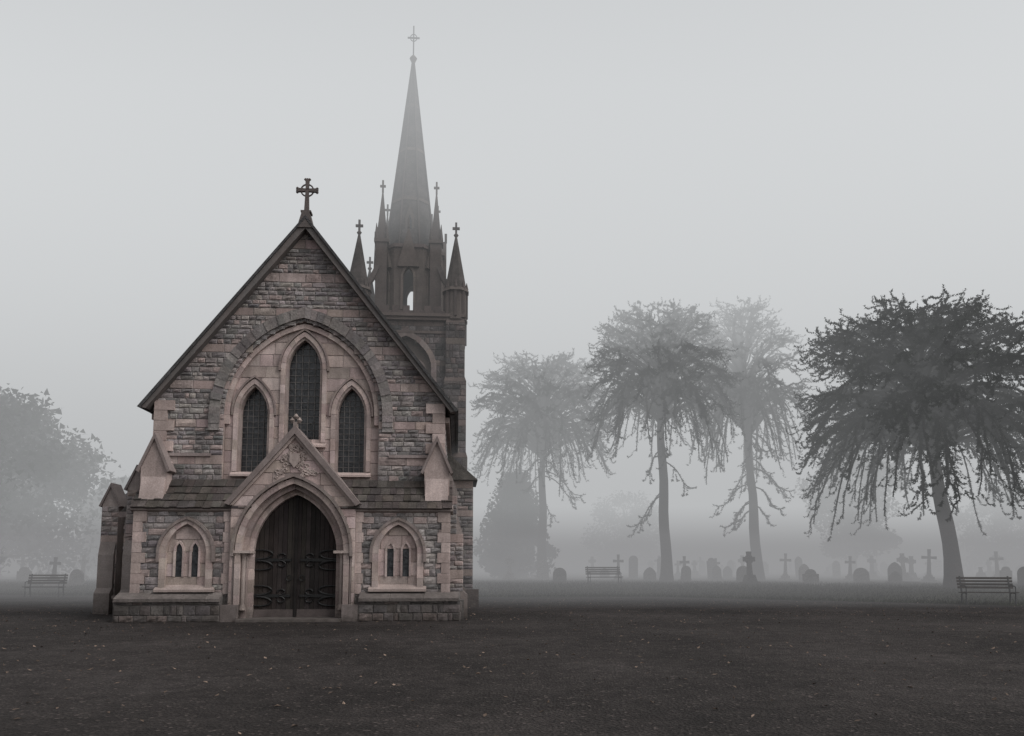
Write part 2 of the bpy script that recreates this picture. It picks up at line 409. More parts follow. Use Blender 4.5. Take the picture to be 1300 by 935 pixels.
# ---- doors
mb=MB()
x=-1.08
while x<1.07:
    w=.12
    if abs(x)<.01: x=0
    xm=x+w/2; zt=max(atop(x,Ds,Dw+.04,Dh+.04),atop(x+w,Ds,Dw+.04,Dh+.04)) if abs(xm)<1.06 else Ds
    mb.box(x+.004,x+w-.004,-.2-R_.uniform(0,.012),-.1,.07,zt,jit((.032,.025,.023),.4,.05),5); x+=w
mb.box(-.03,.03,-.24,-.15,.07,Ds+Dh,(.02,.017,.016),5)
mb.box(-1.1,1.1,-.14,-.1,.07,3.3,(.01,.01,.01),5)
for s in(-1,1): mb.box(*sorted((s*.05,s*1.05)),-.225,-.19,.07,.27,(.11,.09,.085),5)
IR=(.01,.01,.01)
for s in(-1,1):
    for z in(.62,1.55):
        mb.prism([(s*1.05,z-.05),(s*1.05,z+.05),(s*.12,z+.03),(s*.12,z-.03)],-.245,-.20,IR,3)
        for q in(-1,1):
            pts=[]
            for k in range(14):
                a=k/13*math.pi*1.25
                pts.append((s*(.98-.34*math.sin(a)*1.1),-.235,z+q*(.02+.30*(1-math.cos(a))/2*(1-.02*k))))
            mb.tube(pts,[.032-.0012*k for k in range(14)],IR,3,6)
        for q in(-1,1):
            pts=[]
            for k in range(10):
                a=k/9*math.pi*1.5; pts.append((s*(.42-.12*math.sin(a)-.03*k/3),-.235,z+q*(.015+.1*(1-math.cos(a))/1.3)))
            mb.tube(pts,.02,IR,3,6)
    ring=[(s*.17+.07*math.cos(a),-.25,1.08+.07*math.sin(a)) for a in [i*math.pi/6 for i in range(12)]]
    mb.tube(ring,.014,IR,3,5,closed=True)
mb.obj('double_door',MATS,church)
# ---- cross finial
def celtic(mb,x,y,z,h,t,col,mat,ring=True,xf=None,flare=1.35):
    c=z+h*.68; arm=h*.26
    mb.prism([(x-t*.7,z),(x+t*.7,z),(x+t*.42,c),(x-t*.42,c)],y-t*.42,y+t*.42,col,mat,xf)
    for (dx,dz) in((1,0),(-1,0),(0,1)):
        L=arm if dz==0 else z+h-c
        a=t*.4; b=t*.4*flare
        if dz: p=[(x-a,c),(x+a,c),(x+b,c+L),(x-b,c+L)]
        else: p=[(x,c-a),(x+dx*L,c-b),(x+dx*L,c+b),(x,c+a)]
        mb.prism(p,y-t*.40,y+t*.40,col,mat,xf)
    if ring:
        rr=arm*.66
        mb.tube([(x+rr*math.cos(i*math.pi/10),y,c+rr*math.sin(i*math.pi/10)) for i in range(20)],t*.22,col,mat,6,xf,True)
mb=MB(); CC=(.12,.105,.10)
mb.prism([(-.22,APZ-.25),(.22,APZ-.25),(.10,APZ+.2),(-.10,APZ+.2)],-.3,.05,CC,1)
mb.box(-.14,.14,-.27,.01,APZ+.2,APZ+.25,CC,1)
celtic(mb,0,-.13,APZ+.2,1.0,.10,CC,1)
cz=APZ+.2+1.0*.68
for dx,dz in((.25,0),(-.25,0),(0,.30)):
    for q in(-1,0,1):
        ox,oz=(dx*1.08+ (0 if dx else q*.055), cz+dz*1.05+(q*.055 if dx else 0))
        mb.cone(ox,-.13,oz-.035,.02,oz,.045,8,CC,1); mb.cone(ox,-.13,oz,.045,oz+.035,.02,8,CC,1)
mb.obj('gable_cross',MATS,church)
# ---- vestry on the left
mb=MB()
def block(x0,x1,y0,y1,h,pl=.55):
    mb.box(x0+.01,x1,y0+.01,y1,0,h,MORT,0)
    wall(mb,lambda z:[(x0,x1)],pl,h,y0,'mix')
    wall(mb,lambda z:[(y0,y1)],pl,h,0,'mix',lambda u,d,z:(x0+d,u,z))
    mb.box(x0-.14,x1,y0-.14,y1,0,pl-.06,(.17,.155,.15),0)
    wall(mb,lambda z:[(x0-.14,x1)],0,pl-.06,y0-.14,'rock',dark=.8)
    mb.box(x0-.18,x1,y0-.18,y1,pl-.06,pl+.02,(.25,.22,.21),1)
    mb.box(x0-.12,x1,y0-.12,y1,h,h+.16,(.3,.25,.24),1)
block(-6.25,-3.8,3.2,6.5,2.95)
block(-5.15,-3.8,1.6,3.3,2.75)
mb.add([(-6.4,3.05,3.11),(-3.8,3.05,3.11),(-3.8,6.6,3.11),(-6.4,6.6,3.11),(-5.0,4.8,4.7),(-3.8,4.8,4.7)],[(0,1,5,4),(3,4,5,2),(0,4,3),(0,3,2,1),(1,2,5)],(.12,.11,.11),4)
mb.prism([(-5.25,2.91),(-3.8,2.91),(-3.8,4.5)],1.5,3.2,(.12,.11,.105),4)
for (cx,cy,h,w) in((-4.7,1.45,4.1,.24),(-6.05,3.05,3.75,.24)):
    mb.prism([(cx-w,0),(cx+w,0),(cx+w,h-.55),(cx,h),(cx-w,h-.55)],cy-.3,cy+.3,jit((.31,.27,.255),.1),1)
    for q in(-1,1): mb.prism([(cx,h+.1),(cx+q*(w+.08),h-.6),(cx+q*(w+.02),h-.63),(cx,h-.02)],cy-.36,cy+.36,(.2,.175,.17),1)
    wall(mb,lambda z:[(cx-w,cx+w)],.6,h-.6,cy-.3,'mix')
    mb.prismx([(cy-.6,0),(cy-.6,.6),(cy-.45,.75),(cy-.45,1.7),(cy-.34,2.1),(cy-.34,0)],cx-w+.02,cx+w-.02,jit((.28,.245,.23),.1),1)
mb.obj('vestry',MATS,church)
# ---- tower
mb=MB()
TX,TY,TH=2.24,9.87,2.0; TT=11.1
T0=lambda u,d,z:(TX+u,TY-TH+d,z)
T1=lambda u,d,z:(TX+TH-d,TY+u,z)
T2=lambda u,d,z:(TX-TH+d,TY+u,z)
T3=lambda u,d,z:(TX+u,TY+TH-d,z)
for xf in(T0,T1,T2,T3):
    def tw(z):
        a=ahalf(z,8.0,9.1,.95,1.35); return sub([(-TH,TH)],-a,a)
    strip(mb,tw,0,TT,0,MORT,0,dz=.1,xf=xf)
    wall(mb,tw,.0 if xf in(T0,T1) else 9,TT,0,'mix',xf,hs=(.18,.28),dark=.85)
    arch_ring(mb,0,8.0,9.1,.95,1.35,.2,-.07,.3,PINK,1,xf=xf,nv=9)
    strip(mb,lambda z:[(-ahalf(z,8.0,9.1,.95,1.35),ahalf(z,8.0,9.1,.95,1.35))],8.0,10.45,.25,(.3,.25,.22),1,xf=xf)
    for q in(-.42,.42):
        arch_ring(mb,q,8.1,8.95,.26,.5,.1,.12,.3,PINK,1,xf=xf,nv=5)
        strip(mb,lambda z:[(q-ahalf(z,8.1,8.95,.26,.5),q+ahalf(z,8.1,8.95,.26,.5))],8.1,9.45,.24,(.03,.03,.03),2,xf=xf)
for z,e,h in((TT-.05,.16,.12),(TT+.07,.24,.12),(7.6,.12,.14),(4.6,.12,.14),(10.55,.08,.1)):
    mb.box(TX-TH-e,TX+TH+e,TY-TH-e,TY+TH+e,z,z+h,(.27,.22,.2),1)
mb.box(TX-TH-.2,TX+TH+.2,TY-TH-.2,TY+TH+.2,0,.6,(.2,.17,.16),0)
for i in range(9):
    u=-1.6+i*.4
    for xf in(T0,T1,T2,T3): mb.box(u-.12,u+.12,-.15,.0,TT+.19,TT+.5,(.22,.18,.17),1,xf)
for xf in(T0,T1,T2,T3): mb.box(-TH,TH,-.12,.02,TT+.19,TT+.32,(.22,.18,.17),1,xf)
for sx in(-1,1):
    for sy in(-1,1):
        cx=TX+sx*(TH-.15); cy=TY+sy*(TH-.15)
        for (hw,z0,z1) in((.55,0,2.6),(.48,2.6,5.5),(.42,5.5,8.6),(.36,8.6,11.1)):
            mb.box(cx-hw,cx+hw,cy-hw,cy+hw,z0,z1-.14,(.24,.2,.185),0)
            mb.cone(cx,cy,z1-.14,hw*1.414,z1+.12,(hw-.07)*1.414,4,(.3,.24,.22),1,rot=math.pi/4)
            if sy<0:
                wall(mb,lambda z:[(-hw,hw)],z0,z1-.16,0,'mix',lambda u,d,z,cx=cx,cy=cy,hw=hw:(cx+u,cy-hw+d,z),hs=(.2,.3),dark=.85)
        mb.cone(cx,cy,11.1,.44,12.2,.42,8,(.25,.21,.19),1,rot=D2R(22.5))
        for k in range(8):
            a=D2R(45*k); px,py=cx+.42*math.cos(a),cy+.42*math.sin(a)
            mb.box(px-.05,px+.05,py-.05,py+.05,11.2,12.35,(.18,.15,.14),1)
            mb.cone(px,py,12.35,.07,12.62,.01,4,(.22,.18,.17),1)
        mb.cone(cx,cy,12.2,.54,12.32,.50,8,(.25,.21,.19),1,rot=D2R(22.5))
        mb.cone(cx,cy,12.32,.44,14.45,.04,8,(.2,.17,.16),4,rot=D2R(22.5))
        mb.cone(cx,cy,14.4,.03,14.5,.1,6,(.2,.17,.16),1); mb.cone(cx,cy,14.5,.1,14.58,.03,6,(.2,.17,.16),1)
        mb.box(cx-.04,cx+.04,cy-.04,cy+.04,14.5,14.95,(.15,.13,.13),1); mb.box(cx-.14,cx+.14,cy-.04,cy+.04,14.7,14.78,(.15,.13,.13),1)
OR=1.42
for k in range(8):
    a=D2R(45*k); ap=OR*math.cos(D2R(22.5)); hw=OR*math.sin(D2R(22.5))
    for off,colr in((0,(.24,.2,.18)),(.22,(.15,.13,.12))):
        def xf(u,d,z,a=a,ap=ap-off):
            return (TX+(ap-d)*math.sin(a)+u*math.cos(a),TY-(ap-d)*math.cos(a)+u*math.sin(a),z)
        fn=lambda z:sub([(-hw,hw)],-ahalf(z,11.7,13.0,.2,.42),ahalf(z,11.7,13.0,.2,.42))
        strip(mb,fn,11.1,14.3,0,colr,1,dz=.08,xf=xf)
        if off==0:
            arch_ring(mb,0,11.7,13.0,.2,.42,.09,-.05,.24,[(.3,.25,.22)],1,xf=xf,nv=5)
            mb.prism([(-.42,13.4),(.42,13.4),(0,14.95)],-.14,.12,(.24,.2,.18),1,xf)
            mb.box(-.03,.03,-.16,-.06,14.9,15.25,(.2,.17,.16),1,xf)
            mb.box(-hw-.05,hw+.05,-.08,.05,14.2,14.34,(.25,.2,.19),1,xf)
    if k%2==1:
        px,py=TX+1.5*math.sin(a),TY-1.5*math.cos(a)
        mb.box(px-.22,px+.22,py-.22,py+.22,11.1,14.5,(.23,.19,.175),1)
        mb.box(px-.28,px+.28,py-.28,py+.28,14.4,14.52,(.23,.19,.175),1)
        for q in((-.2,-.2),(.2,-.2),(-.2,.2),(.2,.2)): mb.cone(px+q[0],py+q[1],14.5,.09,15.1,.01,4,(.2,.17,.16),1)
        mb.cone(px,py,14.5,.29,16.35,.03,4,(.2,.17,.16),1,rot=math.pi/4)
        mb.box(px-.035,px+.035,py-.035,py+.035,16.3,16.75,(.2,.17,.16),1); mb.box(px-.11,px+.11,py-.035,py+.035,16.5,16.57,(.2,.17,.16),1)
        p0=Vector((px,py,13.8)); p1=Vector((TX+2.45*math.sin(a),TY-2.45*math.cos(a),12.2))
        mb.tube([tuple(p0),tuple((p0+p1)/2+Vector((0,0,-.12))),tuple(p1)],.13,(.2,.17,.16),1,4)
ST=21.9
mb.cone(TX,TY,14.3,1.06,ST,.045,8,(.20,.175,.17),4,rot=D2R(22.5))
for k in range(8):
    a=D2R(22.5+45*k)
    mb.tube([(TX+1.07*math.cos(a),TY+1.07*math.sin(a),14.3),(TX+.05*math.cos(a),TY+.05*math.sin(a),ST)],[.05,.02],(.2,.175,.17),1,5)
for z in(16.2,18.2,20):
    r_=1.06*(ST-z)/(ST-14.3)+.035
    mb.cone(TX,TY,z,r_,z+.12,r_-.015,8,(.26,.22,.2),1,rot=D2R(22.5))
for k in range(0,8,2):
    a=D2R(45*k)
    def xf(u,d,z,a=a): return (TX+(.8-d)*math.sin(a)+u*math.cos(a),TY-(.8-d)*math.cos(a)+u*math.sin(a),z)
    mb.prism([(-.18,15.0),(.18,15.0),(.18,15.5),(0,16.0),(-.18,15.5)],-.08,.4,(.22,.19,.175),1,xf)
    mb.prism([(-.08,15.05),(.08,15.05),(.08,15.4),(0,15.6),(-.08,15.4)],-.09,-.07,(.02,.02,.02),2,xf)
mb.cone(TX,TY,ST-.05,.06,ST+.15,.16,8,(.2,.17,.16),1); mb.cone(TX,TY,ST+.15,.16,ST+.28,.04,8,(.2,.17,.16),1)
mb.box(TX-.025,TX+.025,TY-.025,TY+.025,ST+.2,ST+1.45,(.1,.1,.1),3)
mb.box(TX-.25,TX+.25,TY-.025,TY+.025,ST+.95,ST+1.0,(.1,.1,.1),3)
mb.tube([(TX+.14*math.cos(i*math.pi/6),TY,ST+.98+.14*math.sin(i*math.pi/6)) for i in range(12)],.018,(.1,.1,.1),3,5,closed=True)
def zr(z):
    if z<=7: return z
    if z<14.3: return z-.45*min(1,(z-7)/3)
    return 13.85+(z-14.3)*(22.35-13.85)/7.6
mb.v=[(x,y,zr(z)) for x,y,z in mb.v]
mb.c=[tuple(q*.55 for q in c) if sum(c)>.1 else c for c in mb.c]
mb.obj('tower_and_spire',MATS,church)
mb=MB()
mb.box(3.8,4.75,5.6,7.9,0,4.3,MORT,0)
wall(mb,lambda z:[(3.86,4.75)],.5,4.3,5.6,'mix')
mb.prism([(3.8,4.3),(4.9,4.3),(3.8,5.3)],5.4,8,(.12,.11,.1),4)
mb.box(3.8,4.95,5.45,5.6,0,.6,(.2,.17,.16),0)
mb.obj('side_passage',MATS,church)

# ------------------------------------------------------------------ GROUND
def edge(x):
    if x>-2: e=34.5-6.5*max(0,min(1,(x-6)/12))+.6*math.sin(x*.23)
    else: e=36+.7*math.sin(x*.2)
    return e
def gh(x,y):
    t=max(0,min(1,(y-edge(x))/9)); return .006+.36*t*t*(3-2*t)
def ground_material():
    m,nt,N,L,P=newmat('gravelled_tarmac')
    tc=N.new('ShaderNodeTexCoord').outputs['Object']
    big=nz(N,L,tc,.25,5,.6); med=nz(N,L,tc,3,6,.7); fine=nz(N,L,tc,28,4,.75)
    vo=N.new('ShaderNodeTexVoronoi'); vo.inputs['Scale'].default_value=32; L.new(tc,vo.inputs['Vector'])
    c=ramp(N,L,big,[(.3,(.015,.0128,.012)),(.52,(.030,.0255,.024)),(.75,(.052,.045,.043))])
    c=mix(N,L,'MULTIPLY',1,c,ramp(N,L,med,[(.3,.55),(.7,1.45)]))
    c=mix(N,L,'MULTIPLY',1,c,ramp(N,L,fine,[(.32,.3),(.7,2.0)]))
    st=mix(N,L,'MIX',ramp(N,L,vo.outputs['Color'],[(.84,0.),(.92,.8)]),c,(.13,.108,.10))
    L.new(st,P.inputs['Base Color'])
    P.inputs['Roughness'].default_value=.85; P.inputs['Specular IOR Level'].default_value=.15
    bp=N.new('ShaderNodeBump'); bp.inputs['Strength'].default_value=1; bp.inputs['Distance'].default_value=.03
    ad=N.new('ShaderNodeMath'); ad.operation='ADD'; L.new(fine,ad.inputs[0]); L.new(vo.outputs['Distance'],ad.inputs[1])
    L.new(ad.outputs[0],bp.inputs['Height']); L.new(bp.outputs[0],P.inputs['Normal']); return m
def grass_material():
    m,nt,N,L,P=newmat('damp_grass')
    tc=N.new('ShaderNodeTexCoord').outputs['Object']
    c=ramp(N,L,nz(N,L,tc,.4,6,.7),[(.3,(.025,.028,.02)),(.6,(.042,.043,.03)),(.8,(.06,.053,.04))])
    c=mix(N,L,'MULTIPLY',1,c,ramp(N,L,nz(N,L,tc,9,5,.7),[(.3,.5),(.7,1.5)]))
    L.new(c,P.inputs['Base Color']); P.inputs['Roughness'].default_value=.9; P.inputs['Specular IOR Level'].default_value=.1
    bp=N.new('ShaderNodeBump'); bp.inputs['Distance'].default_value=.06; L.new(nz(N,L,tc,20,5,.8),bp.inputs['Height']); L.new(bp.outputs[0],P.inputs['Normal']); return m
mb=MB()
mb.add([(-1500,-500,0),(1500,-500,0),(1500,2500,0),(-1500,2500,0)],[(0,1,2,3)])
mb.obj('ground',[ground_material()],recalc=False)
mb=MB()
xs=np.linspace(-160,160,161); ts=[0,.05,.3,.8,1.5,2.5,3.5,5,7,9,14,25,60,150,330]
vs=[];fs=[]
for t in ts:
    for x in xs:
        y=edge(x)+t+(.12*math.sin(x*5.1)+.1*math.sin(x*2.3) if t<.2 else 0); vs.append((x,y,(.004 if t==0 else gh(x,y)+.03*math.sin(x*.9+t)*min(1,t/3)+.02)))
n=len(xs)
fs=[(j*n+i,j*n+i+1,(j+1)*n+i+1,(j+1)*n+i) for j in range(len(ts)-1) for i in range(n-1)]
mb.add(vs,fs); M_grass=grass_material(); mb.obj('grass',[M_grass],recalc=False,smooth=True)
rng=np.random.default_rng(3)
def tri_object(name,V,cols,mat,parent=None):
    n=len(V)//3; me=bpy.data.meshes.new(name)
    me.vertices.add(len(V)); me.vertices.foreach_set('co',V.astype(np.float32).ravel())
    me.loops.add(len(V)); me.loops.foreach_set('vertex_index',np.arange(len(V),dtype=np.int32))
    me.polygons.add(n); me.polygons.foreach_set('loop_start',np.arange(0,len(V),3,dtype=np.int32))
    me.update(calc_edges=True); me.validate()
    at=me.color_attributes.new('Col','FLOAT_COLOR','CORNER')
    c=np.ones((len(V),4),dtype=np.float32); c[:,:3]=np.repeat(cols,3,axis=0); at.data.foreach_set('color',c.ravel())
    me.materials.append(mat); ob=bpy.data.objects.new(name,me); scene.collection.objects.link(ob)
    if parent: ob.parent=parent
    return ob
NT=45000
X=rng.uniform(-45,45,NT); tt=rng.uniform(0,1,NT)**1.8*16
E=np.array([edge(x) for x in X]); Y=E+tt; Z=np.array([gh(x,y) for x,y in zip(X,Y)])+.01
h=rng.uniform(.04,.13,NT); w=rng.uniform(.015,.04,NT); lx=rng.normal(0,.04,NT)
V=np.empty((NT,3,3)); V[:,0]=np.c_[X-w,Y,Z];V[:,1]=np.c_[X+w,Y,Z];V[:,2]=np.c_[X+lx,Y+rng.normal(0,.03,NT),Z+h]
C=np.outer(rng.uniform(.4,1.4,NT),[.04,.042,.03])
tri_object('grass_tufts',V.reshape(-1,3),C,M_leaf)
NL=3600
X=rng.uniform(-16,24,NL); Y=6+rng.uniform(0,1,NL)**.8*27
a=rng.uniform(0,6.28,NL); s=rng.uniform(.012,.038,NL)
def q(ang,r,z): return np.c_[X+np.cos(a+ang)*s*r,Y+np.sin(a+ang)*s*r,.006+z]
z1=rng.uniform(0,.03,NL); z2=rng.uniform(0,.02,NL)
V=np.stack([q(0,1.2,z1),q(1.7,.7,z2),q(3.14,1.2,z1*0),q(0,1.2,z1),q(3.14,1.2,z1*0),q(-1.7,.7,z2)],1)
C=np.repeat(np.outer(rng.uniform(.4,1.6,NL),[.16,.12,.095]),2,axis=0)
tri_object('fallen_leaves',V.reshape(-1,3),C,M_leaf)

# ------------------------------------------------------------------ TREES
def monkey(name,X,Y,zc,Hd,R,h0,seed,trunk=.45,lean=(0,0),nb=110,drop=3.5,skirt=0,tails=10,base=.35,spk=.17,sp=.015,inner=.35,ropes=30):
    """umbrella-crowned araucaria: zc = widest height, Hd = dome height above it, h0 = lowest branch origin"""
    rg=np.random.default_rng(seed)
    z0=base-.15; top=zc+Hd
    def axis(z):
        f=(z-z0)/(top-z0); return np.array([X+lean[0]*f**1.2,Y+lean[1]*f,z])
    mb=MB()
    zs_=[z0,z0+.25,z0+.7]+list(np.linspace(z0+1.5,top-.8,16))
    pts=[];rad=[]
    for z in zs_:
        f=(z-z0)/(top-z0); p=axis(z); pts.append((p[0]+.05*math.sin(z*1.3+seed),p[1],z)); rad.append(trunk*(1-.75*f)*(1+.45*math.exp(-(z-z0)*2.2))*(1+.04*math.sin(z*7)))
    mb.tube(pts,rad,(.06,.052,.048),0,12)
    cores=[]
    def poly(p,az,el,L,dr,curl,n,wob=.12):
        out=[p.copy()]; st=L/n
        for i in range(n):
            f=(i+1)/n
            e=el-dr*min(1,f*1.3)+(curl*max(0,f-.6)/.4)
            az+=rg.normal(0,wob)
            p=p+st*np.array([math.cos(az)*math.cos(e),math.sin(az)*math.cos(e),math.sin(e)]); out.append(p.copy())
        return np.array(out)
    ga=2.39996; PM=math.radians(98)
    for i in range(nb+ropes):
        rope=i>=nb
        u=((i+.5)/nb) if not rope else rg.uniform(.75,1)
        phi=min(math.acos(max(-1,1-1.16*u)),PM)
        az=i*ga+rg.normal(0,.25)
        sc=rg.uniform(.5,.85) if (rg.random()<inner and not rope) else rg.uniform(.94,1.04)
        rt=R*math.sin(phi)**.85*sc
        if rope: rt=R*rg.uniform(.55,1.0)
        zt=zc+Hd*math.cos(phi)*(sc if sc>.9 else (.6+.4*sc))
        dp=0
        if phi>math.radians(55):
            dp=drop*rg.uniform(0,1)**1.15*min(1,(phi-math.radians(50))/.5)
            if rope: dp=drop*rg.uniform(.65,1.15)
            zt-=dp
        zo=h0+(top-1.0-h0)*(1-phi/PM)**.8+rg.normal(0,.25)
        zo=max(h0,min(top-.9,zo))
        A=axis(zo); ax=axis(max(zt,h0))
        T=np.array([ax[0]+math.cos(az)*rt,ax[1]+math.sin(az)*rt,zt])
        Cc=A*.2+T*.8; Cc[2]=zt+.15+R*.16*math.sin(phi)+dp*.95+max(0,zo-zt)*.35
        n=12; P=[]; w1=rg.normal(0,.25); 
        for k in range(n+1):
            f=k/n; p=A*(1-f)**2+2*f*(1-f)*Cc+T*f*f
            p=p+np.array([-math.sin(az),math.cos(az),0])*math.sin(f*3)*w1+rg.normal(0,.03,3)*(f>0)
            if f>.85: p[2]+=(f-.85)*4.0*rg.uniform(.4,1)
            P.append(p)
        P=np.array(P)
        shade=rg.uniform(.65,1.35)
        Lb=np.linalg.norm(T-A)
        mb.tube([tuple(x) for x in P],[.085*(1-.78*k/n)*(Lb/R*.7+.35) for k in range(n+1)],(.045,.04,.036),0,4)
        cores.append((P[4:],shade))
        nt=max(5,int(tails*(.35+Lb/R*.75))) if not rope else 6
        for k in range(nt):
            f=.28+.72*((k+rg.uniform(0,1))/nt)**.75; idx=f*n; i0=min(n-1,int(idx)); q_=P[i0]+(P[i0+1]-P[i0])*(idx-i0)
            d=P[i0+1]-P[i0]; a0=az if abs(d[2])>1.5*math.hypot(d[0],d[1]) else math.atan2(d[1],d[0]); e0=math.atan2(d[2],math.hypot(d[0],d[1]))
            e0=max(-1.2,min(.9,e0))
            s=1 if k%2 else -1
            TL=rg.uniform(.7,1.7)*(1.2-.4*f)*min(1,R/4.8)*(.8 if rope else 1)
            Q=poly(q_,a0+s*rg.uniform(.15,.95),e0*.5+rg.uniform(-.15,.35),TL,rg.uniform(.6,1.6),rg.uniform(1.0,2.4),8,.09)
            cores.append((Q,shade*rg.uniform(.7,1.3)))
    for i in range(skirt):
        hz=rg.uniform(base+4.5,h0+1); p0=axis(hz); az=rg.uniform(0,6.28)
        P=poly(p0,az,.1,R*rg.uniform(.4,1.0),1.5,1.6,9,.08)
        mb.tube([tuple(x) for x in P],[.05*(1-.7*k/9) for k in range(10)],(.045,.04,.036),0,4)
        cores.append((P[2:],.8))
        for k in range(6):
            f=rg.integers(3,9); Q=poly(P[f],az+rg.choice([-1,1])*rg.uniform(.2,1.0),-.7,rg.uniform(.5,1.3),.8,1.6,6); cores.append((Q,.8))
    par=mb.obj(name,[M_bark],smooth=True)
    A=[];B=[];S=[]
    for P,sh in cores:
        A.append(P[:-1]);B.append(P[1:]);S.append(np.full(len(P)-1,sh))
    A=np.concatenate(A);B=np.concatenate(B);S=np.concatenate(S)
    Ln=np.linalg.norm(B-A,axis=1); cnt=np.maximum(2,(Ln/sp).astype(int))
    idx=np.repeat(np.arange(len(A)),cnt); n=len(idx)
    f=rg.uniform(0,1,(n,1)); p=A[idx]+(B-A)[idx]*f; T=(B-A)[idx]/Ln[idx,None]
    r=rg.normal(0,1,(n,3)); r-=T*np.sum(r*T,1,keepdims=True); r/=np.linalg.norm(r,axis=1,keepdims=True)+1e-6
    side=np.cross(T,r); ll=rg.uniform(.5,1.1,(n,1))*spk; ww=rg.uniform(.02,.04,(n,1))
    tip=p+(r*.85+T*.5)*ll
    V=np.stack([p-side*ww,p+side*ww,tip],1).reshape(-1,3)
    C=np.outer(S[idx]*rg.uniform(.6,1.5,n),[.027,.031,.025])
    tri_object('foliage',V,C,M_leaf,par)
    return par
monkey('monkey_puzzle_tree',20.1,36,8.1,5.0,5.3,6.6,11,trunk=.38,lean=(-1.6,0),nb=250,drop=4.6,tails=14,spk=.14,sp=.0145,ropes=34)
monkey('monkey_puzzle_tree',9.15,47,12.3,4.4,4.2,9.8,12,trunk=.36,lean=(-.3,0),nb=185,drop=4.4,skirt=5,tails=12,spk=.16,sp=.018,ropes=26)
monkey('monkey_puzzle_tree',15.8,51,13.4,4.8,3.8,9.6,13,trunk=.36,lean=(-.8,0),nb=140,drop=6.0,skirt=14,tails=10,spk=.17,sp=.019,ropes=30)
monkey('monkey_puzzle_tree',2.1,55,11.7,4.1,4.8,8.8,14,trunk=.36,lean=(.1,0),nb=180,drop=5.0,skirt=8,tails=11,spk=.17,sp=.019,ropes=26)
def broad(name,X,Y,H,low,R,seed,n=14000,shape='round',ls=.28,trunk=.35,nc=60):
    rg=np.random.default_rng(seed); mb=MB(); b=.3
    mb.tube([(X,Y,b-.2),(X+.1,Y,b+H*.3),(X,Y,b+H*.6),(X,Y,b+H*.85)],[trunk,trunk*.75,trunk*.45,.05],(.08,.07,.06),0,8)
    cs=[]
    for i in range(nc):
        u=rg.uniform(0,1); z=low+(H-low)*u
        if shape=='cone': rr=R*(1-u)**.7*(.55+.5*min(1,u*5))
        else: rr=R*math.sqrt(max(.02,1-(2*u-1)**2*.95 if u>.35 else .75+.2*u))
        az=rg.uniform(0,6.28); r=rr*rg.uniform(.35,.95)
        c=np.array([X+math.cos(az)*r,Y+math.sin(az)*r,b+z]); cs.append((c,R*rg.uniform(.18,.34),rg.uniform(.6,1.4)))
        if i%2==0: mb.tube([(X,Y,b+z*.65),tuple((c+np.array([X,Y,b+z*.7]))/2+np.array([0,0,.2])),tuple(c)],[trunk*.28,trunk*.15,.03],(.07,.06,.055),0,5)
    par=mb.obj(name,[M_bark],smooth=True)
    k=rg.integers(0,nc,n); cc=np.array([c[0] for c in cs])[k]; rr=np.array([c[1] for c in cs])[k]; sh=np.array([c[2] for c in cs])[k]
    d=rg.normal(0,1,(n,3)); d/=np.linalg.norm(d,axis=1,keepdims=True); rad=rg.uniform(0,1,(n,1))**.45
    p=cc+d*rad*rr[:,None]*np.array([1.15,1.15,.8])
    a=rg.normal(0,1,(n,3)); a/=np.linalg.norm(a,axis=1,keepdims=True); c2=np.cross(a,rg.normal(0,1,(n,3))); c2/=np.linalg.norm(c2,axis=1,keepdims=True)
    s=rg.uniform(.5,1.2,(n,1))*ls
    V=np.stack([p-a*s*.5,p+a*s*.5,p+c2*s],1).reshape(-1,3)
    C=np.outer(sh*rg.uniform(.7,1.3,n),[.045,.05,.038]); tri_object('foliage',V,C,M_leaf,par)
broad('yew_tree',.3,58,7.4,.6,3.3,21,n=20000,shape='cone',nc=90,ls=.27)
broad('yew_tree',31,72,12,2.0,4.6,22,n=16000,nc=60,ls=.33)
broad('oak_tree',-37.5,54,12.6,1.0,7.6,23,n=42000,nc=130,ls=.4,trunk=.6)
broad('oak_tree',-33.5,70,8,.8,5.0,25,n=16000,nc=60,ls=.4)
broad('yew_tree',50,80,8,1,5,24,n=12000,nc=60)
broad('yew_tree',14,96,9,1,5,27,n=12000,nc=60)

